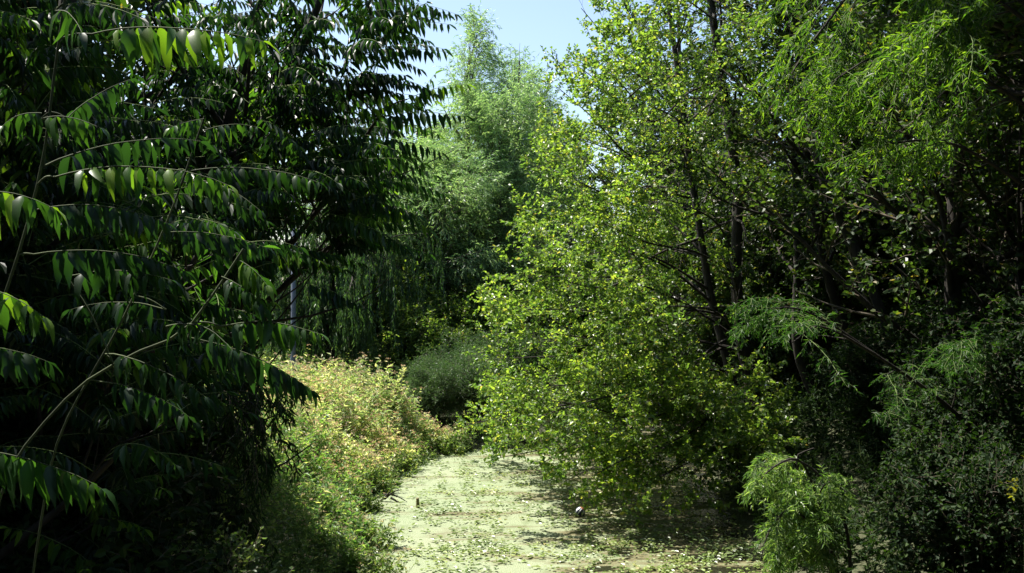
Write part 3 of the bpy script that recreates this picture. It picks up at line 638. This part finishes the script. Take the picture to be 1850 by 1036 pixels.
def heaven_tree(name, label, base, stems, seed, limbs, br, ntip, Lleaf, lf_len, npair=11, keep=None, bias=None, tpl=LANCE, extra=()):
    rng = R_(seed); root = thing(name, label, 'tree', base); base = np.asarray(base, float)
    gt, gc = Geo(), Geo()
    Cv, R = stem_set(stems); put_tubes(gt, Cv-base, R, 9, 0)
    l1, r1, _ = grow(Cv, R, rng=rng, **limbs)
    l2, r2, _ = grow(l1, r1, rng=rng, **br)
    if keep is not None:
        k = keep(l2[:, -1]); l2, r2 = l2[k], r2[k]
    put_tubes(gt, l1-base, r1, 6, 0); put_tubes(gt, l2-base, r2, 4, 0)
    tips = np.concatenate([l1[:, -4:], l2[:, -4:]]) if l1.shape[1] == l2.shape[1] else l2[:, -4:]
    P, Tn = sample(tips, np.sort(rng.random((len(tips), ntip)), 1))
    a = rng.random(P.shape[:2])*6.28
    D = np.stack([np.cos(a), np.sin(a), .15+.35*rng.random(a.shape)], -1)+.5*Tn
    if bias is not None: D = D+np.asarray(bias)
    P = P.reshape(-1, 3); D = norm(D.reshape(-1, 3))
    if keep is not None:
        k = keep(P+D*Lleaf*.8) & keep(P); P, D = P[k], D[k]
    compound(gc, gc, P-base, D, Lleaf*(.6+.6*rng.random(len(P))), npair, lf_len, rng, arch=.75, tpl=tpl, hang=.85)
    for (b_, t_, npr, lf, tone) in extra:  # bright tones stand in for sunlight on the crown fringe
        B, Tt = at(*b_), at(*t_); allc = np.concatenate([Cv.reshape(-1, 3), l1.reshape(-1, 3), l2.reshape(-1, 3)])
        s0 = allc[np.argmin(np.linalg.norm(allc-B, axis=1))]
        pc = spline([s0, (s0+B)/2+np.array([0, 0, .03]), B], 8)[None]; put_tubes(gt, pc-base, np.full((1, 8), .006), 5, 0)
        L = np.linalg.norm(Tt-B)*1.03; d = norm(Tt-B+np.array([0, 0, .25*L]))
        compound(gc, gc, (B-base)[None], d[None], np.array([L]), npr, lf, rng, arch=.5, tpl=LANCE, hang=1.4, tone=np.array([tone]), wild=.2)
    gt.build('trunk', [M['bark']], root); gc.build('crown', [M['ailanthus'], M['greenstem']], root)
    print(name, 'compound', len(P)); return root
def keep_h(P):
    px, py = tofpx(P)
    edge = np.interp(py, [-400, 0, 90, 200, 300, 400, 440, 480, 640, 700, 760, 900, 1100], [900, 830, 810, 840, 775, 765, 700, 525, 515, 500, 400, 330, 300])
    pole = (px > 492) & (px < 572) & (py > 365) & (py < 640)
    edge = edge-45+45*np.sin(P[:, 2]*11+P[:, 1]*2)+np.sin(P[:, 0]*977+P[:, 2]*531)*35
    return ((px < edge) & ~pole & ((P[:, 2] < 5.8) | (P[:, 0] < -4.2)))
b = (-4.3, 8.6, gz(-4.3, 8.6))
heaven_tree('tree_of_heaven', 'large dark tree of heaven filling the upper left with layered pinnate fronds', b,
    [([b, (-4.2, 8.5, 2), (-3.9, 8.4, 4), (-3.6, 8.3, 6.5), (-3.5, 8.2, 9)], .14, .05),
     ([b, (-3.9, 8.7, 1.6), (-3.2, 8.6, 3.0), (-2.5, 8.4, 4.3), (-2.0, 8.2, 5.8)], .08, .03),
     ([b, (-4.6, 8.0, 1.6), (-4.8, 7.0, 3.4), (-4.6, 6.2, 5.2), (-4.5, 5.6, 7.5)], .09, .03),
     ([b, (-4.0, 8.9, 1.4), (-3.4, 9.4, 2.6), (-2.7, 9.8, 3.7), (-2.2, 10.0, 4.8)], .07, .02),
     ([b, (-3.6, 8.7, 1.8), (-2.7, 8.5, 3.6), (-1.8, 8.2, 5.0), (-1.2, 8.0, 6.6)], .07, .02),
     ([b, (-3.4, 8.8, 1.8), (-2.4, 8.7, 3.0), (-1.6, 8.4, 3.9), (-1.1, 8.2, 4.6)], .05, .012),
     ([b, (-3.5, 8.6, 1.6), (-2.6, 8.5, 2.6), (-1.9, 8.3, 3.2), (-1.3, 8.2, 3.7)], .05, .015),
     ([b, (-3.9, 8.3, 1.3), (-3.2, 7.9, 2.0), (-2.4, 7.7, 2.5), (-1.9, 7.6, 3.1)], .05, .015),
     ([b, (-4.6, 7.6, 1.3), (-4.0, 6.3, 2.2), (-3.2, 5.6, 2.9), (-2.4, 5.4, 3.5)], .05, .015)],
    81, dict(n=13, t0=.22, t1=1, ang=.95, length=lambda t, D, P: .8+1.3*(1-t), lift=.45, K=8, wander=.2),
    dict(n=4, t0=.3, t1=1, ang=.7, length=.6, lift=.5, K=8, wander=.2), 4, .74, .135, keep=keep_h, bias=(.6, -.1, -.1), extra=[
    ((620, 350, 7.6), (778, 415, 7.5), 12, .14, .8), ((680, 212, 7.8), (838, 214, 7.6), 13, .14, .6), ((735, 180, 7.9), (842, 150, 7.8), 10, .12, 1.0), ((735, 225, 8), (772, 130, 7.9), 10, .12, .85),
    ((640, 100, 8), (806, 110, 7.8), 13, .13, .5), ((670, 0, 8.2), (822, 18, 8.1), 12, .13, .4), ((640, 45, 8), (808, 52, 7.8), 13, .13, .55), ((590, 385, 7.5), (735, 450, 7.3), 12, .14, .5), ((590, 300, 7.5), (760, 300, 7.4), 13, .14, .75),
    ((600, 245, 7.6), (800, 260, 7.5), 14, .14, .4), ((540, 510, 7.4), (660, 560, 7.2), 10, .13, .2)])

b = (-3.4, 5.3, gz(-3.4, 5.3))
heaven_tree('tree_of_heaven', 'smaller tree of heaven low at the left, its shaded fronds behind the near saplings', b,
    [([b, (-3.2, 5.2, 1.8), (-2.9, 5.1, 3), (-2.6, 5.0, 4.2), (-2.5, 5, 5.2)], .06, .02),
     ([b, (-3.0, 5.5, 1.7), (-2.5, 5.6, 2.4), (-2.0, 5.6, 3.0), (-1.7, 5.6, 3.5)], .04, .012),
     ([b, (-3.1, 5.0, 1.4), (-2.6, 4.8, 1.8), (-2.1, 4.8, 2.2), (-1.8, 4.8, 2.5)], .035, .012)],
    82, dict(n=9, t0=.2, t1=1, ang=.9, length=lambda t, D, P: .4+.6*(1-t), lift=.4, K=8, wander=.2),
    dict(n=2, t0=.3, t1=1, ang=.7, length=.3, lift=.5, K=8, wander=.2), 4, .55, .12, keep=lambda P: (tofpx(P)[0] < np.interp(tofpx(P)[1], [0, 300, 500, 700, 900], [300, 380, 430, 400, 250])) & (P[:, 1] > 4), bias=(.25, 0, 0))

# ------------------------------------------------------------------ near saplings of tree of heaven: each frond placed in depth
def sapling(label, stem, fronds, seed, r0=.0048, group='young tree of heaven shoots in front'):
    rng = R_(seed)
    stem = [np.asarray(p, float) for p in stem]
    base = stem[0]; root = thing('tree_of_heaven_sapling', label, 'sapling', base, group)
    gt, gc = Geo(), Geo()
    stem[0] = np.array([stem[0][0], stem[0][1]+.05, gz(stem[0][0], stem[0][1])]); base = stem[0]; root.location = base; Cv, R = stem_set([(stem, r0, .004)], 40); put_tubes(gt, Cv-base, R, 8, 0)
    for (b_, t_, npair, lf, tone) in fronds:
        B, Tt = at(*b_), at(*t_)
        # petiole from the nearest stem point
        i = np.argmin(np.linalg.norm(Cv[0]-B, axis=1)); s0 = Cv[0][i]
        if np.linalg.norm(s0-B) > .03:
            mid = (s0+B)/2+np.array([0, 0, .08*np.linalg.norm(s0-B)])
            pc = spline([s0, mid, B], 8)[None]; put_tubes(gt, pc-base, np.full((1, 8), .003), 5, 0)
        L = np.linalg.norm(Tt-B)*1.03; d = norm(Tt-B+np.array([0, 0, .28*L]))
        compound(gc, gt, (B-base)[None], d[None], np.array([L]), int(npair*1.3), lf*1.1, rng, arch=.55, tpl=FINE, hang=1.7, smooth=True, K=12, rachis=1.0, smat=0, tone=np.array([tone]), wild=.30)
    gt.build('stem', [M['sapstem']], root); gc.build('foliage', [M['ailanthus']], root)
    return root
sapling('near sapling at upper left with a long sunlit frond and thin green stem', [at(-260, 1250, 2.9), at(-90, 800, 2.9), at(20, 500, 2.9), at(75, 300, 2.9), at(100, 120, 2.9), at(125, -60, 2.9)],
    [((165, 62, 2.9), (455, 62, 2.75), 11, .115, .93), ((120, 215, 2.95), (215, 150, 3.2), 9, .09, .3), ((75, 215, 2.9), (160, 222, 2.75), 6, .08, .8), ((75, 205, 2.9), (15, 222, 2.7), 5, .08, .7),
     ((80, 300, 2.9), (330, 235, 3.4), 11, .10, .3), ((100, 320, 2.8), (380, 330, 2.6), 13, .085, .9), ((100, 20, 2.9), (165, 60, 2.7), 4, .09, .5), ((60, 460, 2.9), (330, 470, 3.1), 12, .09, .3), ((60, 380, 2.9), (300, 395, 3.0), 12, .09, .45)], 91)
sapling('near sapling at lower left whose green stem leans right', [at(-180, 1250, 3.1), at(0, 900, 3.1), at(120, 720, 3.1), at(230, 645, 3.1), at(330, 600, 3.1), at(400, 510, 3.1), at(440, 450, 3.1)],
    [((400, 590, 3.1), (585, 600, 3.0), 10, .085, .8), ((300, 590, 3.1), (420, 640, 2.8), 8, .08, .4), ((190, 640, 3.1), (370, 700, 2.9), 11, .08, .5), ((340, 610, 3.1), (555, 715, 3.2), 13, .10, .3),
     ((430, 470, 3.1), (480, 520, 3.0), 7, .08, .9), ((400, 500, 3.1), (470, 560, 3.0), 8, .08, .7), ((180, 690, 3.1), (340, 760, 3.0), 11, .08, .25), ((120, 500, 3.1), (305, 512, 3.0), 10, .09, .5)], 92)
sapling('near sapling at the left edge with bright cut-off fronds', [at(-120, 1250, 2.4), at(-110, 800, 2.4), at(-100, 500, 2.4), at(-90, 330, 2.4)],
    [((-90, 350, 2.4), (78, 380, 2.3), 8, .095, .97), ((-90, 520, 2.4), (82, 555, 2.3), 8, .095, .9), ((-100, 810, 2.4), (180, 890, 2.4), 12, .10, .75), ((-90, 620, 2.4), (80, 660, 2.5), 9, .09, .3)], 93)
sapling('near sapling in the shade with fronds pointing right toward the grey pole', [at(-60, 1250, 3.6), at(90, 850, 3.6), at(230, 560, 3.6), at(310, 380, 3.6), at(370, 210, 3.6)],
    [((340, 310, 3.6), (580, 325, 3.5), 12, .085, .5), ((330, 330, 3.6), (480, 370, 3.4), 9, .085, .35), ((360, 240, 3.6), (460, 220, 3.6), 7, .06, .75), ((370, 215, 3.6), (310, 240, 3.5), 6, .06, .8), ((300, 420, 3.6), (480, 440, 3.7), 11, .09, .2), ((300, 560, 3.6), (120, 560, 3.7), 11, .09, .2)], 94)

# ------------------------------------------------------------------ slender dark-leaved shoots against the bright bank
b = (-2.1, 7.0, gz(-2.1, 7.0))
tree('slender_shrub', 'shrub with slender dark hanging leaves in front of the bright bank', 'shrub', b,
    [([b]+P3((385, 900, 7), (430, 760, 7), (480, 680, 6.9)), .014, .004), ([b]+P3((370, 900, 7), (400, 780, 7), (440, 720, 6.8), (475, 750, 6.7)), .012, .004), ([b]+P3((350, 900, 7), (370, 740, 7), (410, 650, 7)), .012, .004), ([b]+P3((330, 900, 7.2), (340, 760, 7.2), (380, 700, 7)), .012, .004)],
    (M['dark'], M['bark'], M['twig']), R_(95), dict(n=7, t0=.3, t1=1, ang=.7, length=.4, lift=-.4, K=7, wander=.3), dict(n=6, t0=.1, t1=1, ang=.6, length=.25, lift=-1.0, K=6),
    dict(n=3, t0=.2, t1=1, ang=.6, length=.12, lift=-1, K=4), dict(n=6, tpl=NARROW, L=.08, W=.016, droop=.7, nr=.9), flare=False)

# ------------------------------------------------------------------ vegetation of the left bank
def heads(g, P, rng, size=.05, n=7, mat=0):
    N_ = len(P)
    if N_ == 0: return
    a = rng.random((N_, n))*6.28; ph = rng.random((N_, n))*1.1
    d = np.stack([np.sin(ph)*np.cos(a), np.sin(ph)*np.sin(a), np.cos(ph)], -1)
    pos = P[:, None]+d*size*np.array([1, 1, .5])*(.5+.6*rng.random((N_, n, 1)))
    DD = norm(rng.normal(0, 1, d.shape)*.6+d)
    put_leaves(g, DIAMOND, pos.reshape(-1, 3), DD.reshape(-1, 3), rng.normal(0, 1, (N_*n, 3)), size*.45, size*.36, mat, rng, np.repeat(rng.random(N_), n)*.7+.3*rng.random(N_*n))
def herb(name, label, cat, mats, n, xy, hfn, rng, nleaf=16, L=.075, W=.022, headp=.6, headn=8, tpl=NARROW, hs=.055, lean=.25):
    x, y = xy(n); h = hfn(x, y)*(.75+.4*rng.random(len(x))); k = h > .06; x, y, h = x[k], y[k], h[k]
    z = np.maximum(ground_h(x, y), 0)-.02
    B = np.stack([x, y, z], 1)
    d = rng.normal(0, lean, (len(x), 2)); T_ = B+np.stack([d[:, 0]*h, d[:, 1]*h, h], 1); Md = B*.5+T_*.5+np.stack([-d[:, 0]*h*.2, -d[:, 1]*h*.2, .08*h], 1)
    t = np.linspace(0, 1, 6)[None, :, None]
    Cv = (1-t)**2*B[:, None]+2*t*(1-t)*Md[:, None]+t*t*T_[:, None]
    g = Geo(); put_tubes(g, Cv, np.full((len(x), 6), .0032)*np.linspace(1.2, .5, 6)[None], 3, 1)
    # side shoots near the top
    l2, r2, _ = grow(Cv, np.full((len(x), 6), .003), 4, .45, .98, .6, lambda t, D, P: .12+.16*rng.random(len(P)), lift=.6, K=4, rng=rng, rmin=.0016)
    put_tubes(g, l2, r2, 3, 1)
    for cv, m_ in ((Cv, nleaf), (l2, max(2, nleaf//5))):
        P, D, N = leaf_sites(cv, m_, .15, .97, rng, .95, .15, 1, .6)
        s = .6+.7*rng.random(len(P)); put_leaves(g, tpl, P, D, N, L*s, W*s, 0, rng)
    if headp > 0:
        P = np.concatenate([Cv[:, -1], l2[:, -1]]); P = P[rng.random(len(P)) < headp]
        heads(g, P, rng, hs, headn, 2)
    o = g.build(name, mats); tag(o, label, cat, kind='stuff'); print(name, len(x)); return o
rng = R_(101)
def reg(y0, y1, inner, outer):
    def f(n):
        y = rng.uniform(y0, y1, n); x = left_edge(y)-inner-(outer-inner)*rng.random(n)**.9; return x, y
    return f
herb('seed_head_plants', 'tall bank plants topped with tan and pinkish fluffy seed heads', 'wildflowers', [M['bankleaf'], M['palestem'], M['head']], 2300,
     reg(14.2, 19.6, .0, 4.0), lambda x, y: (.22+.88*sm(0, 1.1, np.minimum(left_edge(y), -1.35)-x))*(.72+.34*np.sin(x*3.1+y)*np.sin(y*2.3-x*1.7)*.5+.2*sm(15, 19, y)), rng, headp=.5, headn=9, hs=.06, L=.095, W=.034)
herb('bank_herbs', 'green and straw-coloured herbs on the near left bank', 'herbs', [M['herbleaf'], M['palestem'], M['head']], 2100,
     reg(10.8, 15.5, -.15, 3.4), lambda x, y: .2+.75*sm(-.1, 1.3, left_edge(y)-x), rng, headp=.16, headn=6, L=.085, W=.032, hs=.045)
herb('shaded_herbs', 'fine dark green herbs in the shade at lower left', 'herbs', [M['scrub'], M['greenstem'], M['head']], 3000,
     reg(7.0, 12.5, .25, 4.5), lambda x, y: .3+.75*sm(0, 1.5, left_edge(y)-x), rng, headp=.12, headn=5, L=.05, W=.02, hs=.04)
herb('waterside_herbs', 'low fringe of leafy plants along the water edge', 'herbs', [M['scrub'], M['greenstem'], M['head']], 1300,
     reg(10.5, 20.5, -.38, .35), lambda x, y: (.28-.20*sm(0, .35, x-left_edge(y)))*np.clip(.2+1.6*np.sin(y*2.9+1)*np.sin(y*7.1+x*4), 0, 1.2), rng, headp=.12, headn=5, L=.07, W=.03, hs=.035, nleaf=12, lean=.5)
def reg_r(y0, y1, outer):
    def f(n):
        y = rng.uniform(y0, y1, n); x = right_edge(y)+outer*rng.random(n); return x, y
    return f
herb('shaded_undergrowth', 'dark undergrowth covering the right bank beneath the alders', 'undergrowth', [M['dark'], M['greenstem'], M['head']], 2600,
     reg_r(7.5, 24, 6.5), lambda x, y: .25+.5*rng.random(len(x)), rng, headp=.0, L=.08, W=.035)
def reg_b(n):
    y = rng.uniform(21.5, 30, n); x = rng.uniform(-9, 2.5, n); k = (x < left_edge(y)-.1); return x[k], y[k]
herb('far_herbs', 'rough herbs on the ground beneath the willows', 'herbs', [M['scrub'], M['greenstem'], M['head']], 2200,
     reg_b, lambda x, y: .4+.5*rng.random(len(x)), rng, headp=.1, L=.09, W=.035)

# ------------------------------------------------------------------ floating leaves
n = 9000; y = rng.uniform(8, 20, n); x = left_edge(y)+(right_edge(y)-left_edge(y))*rng.random(n)
f = .5+.5*np.sin(x*2.1+3*np.sin(y*.8))*np.cos(y*1.9+2*np.sin(x*1.3)); dens = np.clip(.10+.9*f**2*(1.25-sm(10.5, 15.5, y)), 0, 1)
k = rng.random(n) < dens; x, y = x[k], y[k]; n = len(x)
# small plants of 5 leaves
m5 = 5; a = rng.random((n, m5))*6.28; rr_ = .012+.05*rng.random((n, m5))
P = np.stack([x[:, None]+rr_*np.cos(a), y[:, None]+rr_*np.sin(a), .012+.03*rng.random((n, m5))], -1).reshape(-1, 3)
D = np.stack([np.cos(a), np.sin(a), .25*rng.random((n, m5))], -1).reshape(-1, 3)
g = Geo(); s = .6+.8*rng.random(len(P))
put_leaves(g, OVAL, P, D, UP+rng.normal(0, .25, P.shape), .048*s, .026*s, 0, rng, np.repeat(rng.random(n), m5)*.7+.3*rng.random(n*m5))
o = g.build('floating_water_plants', [M['float']]); tag(o, 'small leafy water plants floating in patches on the duckweed', 'water plants', kind='stuff')

# ------------------------------------------------------------------ small things
p = at(530, 640, 21.5); pz = gz(p[0], 21.5)
root = thing('metal_pole', 'slim grey-blue metal pole standing behind the flowery bank', 'pole', (p[0], 21.5, pz))
def lathe(g, prof, sides=20, c=(0, 0, 0), mat=0):
    a = np.arange(sides)*2*pi/sides; prof = np.array(prof, float)
    V = np.stack([prof[:, :1]*np.cos(a)+c[0], prof[:, :1]*np.sin(a)+c[1], prof[:, 1:]+0*a+c[2]], -1).reshape(-1, 3)
    k = np.arange(len(prof)-1)[:, None]*sides; q = np.arange(sides)[None]; q2 = (q+1) % sides
    g.add(V, np.stack([k+q, k+q2, k+sides+q2, k+sides+q], -1).reshape(-1, 4), mat, None, True)
g = Geo(); lathe(g, [(.07, -.1), (.07, 1.1), (.062, 1.14), (.056, 1.2), (.048, 6.3), (.048, 6.3), (0, 6.33)]); g.build('shaft', [M['metal']], root)
g = Geo(); lathe(g, [(.16, 0), (.16, .03), (.1, .05), (.095, .14), (.086, .16)]); g.build('base_flange', [M['metal']], root)
g = Geo(); lathe(g, [(.05, 4.2), (.064, 4.21), (.064, 4.3), (.05, 4.31)]); g.build('collar', [M['metal']], root)
# ball
m, nt, b, out = mat_new('ball_navy'); b.inputs['Base Color'].default_value = (.02, .025, .06, 1); b.inputs['Roughness'].default_value = .35; mnavy = m
m, nt, b, out = mat_new('ball_white'); b.inputs['Base Color'].default_value = (.75, .76, .8, 1); b.inputs['Roughness'].default_value = .35; mwhite = m
m, nt, b, out = mat_new('ball_brown'); b.inputs['Base Color'].default_value = (.22, .08, .03, 1); b.inputs['Roughness'].default_value = .6; mbrown = m
p = at(1048, 930, 13.98)
g = Geo(); n_s, n_r = 32, 16; th = np.linspace(0, pi, n_r+1); prof = np.stack([.072*np.sin(th), -.072*np.cos(th)], 1); prof[0, 0] = prof[-1, 0] = 1e-4
lathe(g, prof, n_s)
mi = np.array([[(1 if (q % 8) in (0, 1, 4) else 0) for q in range(n_s)] for k in range(n_r)])
mi[13:, :] = 2; g.M[0] = mi.ravel().astype(np.int32)
o = g.build('ball', [mnavy, mwhite, mbrown]); o.location = (p[0], p[1], .035); o.rotation_euler = (.3, .5, .4)
tag(o, 'small navy and white striped ball floating on the duckweed', 'ball')
# mossy stake
p = at(755, 918, 14.4)
m, nt, b, out = mat_new('mossy_wood'); nn = noise(nt, 40, 4); c = ramp(nt, nn, [(.4, (.10, .12, .03)), (.6, (.16, .12, .06))]); nt.links.new(c, b.inputs['Base Color']); b.inputs['Roughness'].default_value = .9
g = Geo(); lathe(g, [(.026, -.2), (.026, .06), (.023, .07), (.022, .135), (.017, .145), (.012, .14), (0.001, .142)], 12)
o = g.build('wooden_stake', [m]); o.location = (p[0], p[1], 0); o.rotation_euler = (.05, -.04, 0); tag(o, 'short mossy stake poking up through the duckweed', 'stake')
# dead branch at the bank
A = at(712, 905, 14.8); rng = R_(120)
g = Geo(); cvs = [[(-.3, .1, .02), (-.1, .02, .10), (.05, 0, .07), (.2, -.06, .0)], [(-.15, .05, .02), (0, 0, .14), (.1, .0, .17)], [(-.05, 0, .05), (.06, -.05, .0), (.15, -.1, -.02)], [(-.2, .0, .0), (-.08, -.02, .12), (-.03, .02, .2)]]
Cv, R = stem_set([(c, .018, .004) for c in cvs], 10); put_tubes(g, Cv, R, 6, 0)
o = g.build('dead_branch', [M['bark']]); o.location = (A[0], 14.8, .01); tag(o, 'dark dead branch sticking out of the bank over the duckweed', 'branch')
# sprig with yellow leaves at the right edge
rng = R_(121); b_ = at(1850, 960, 6.5)
tree('yellowing_sapling', 'thin sapling with a few yellow leaves at the right edge', 'sapling', b_*np.array([1, 1, 0]),
     [([b_*np.array([1, 1, 0])-np.array([0, 0, .1])]+P3((1852, 1000, 6.5), (1850, 880, 6.5), (1840, 840, 6.5)), .008, .003)], (M['yellow'], M['greenstem'], M['greenstem']), rng,
     dict(n=3, t0=.85, t1=1, ang=.8, length=.10, K=5), dict(n=2, t0=.2, t1=1, ang=.7, length=.08, K=6), dict(n=2, t0=.3, t1=1, ang=.7, length=.05, K=3), dict(n=2, tpl=OVAL, L=.035, W=.02), flare=False)
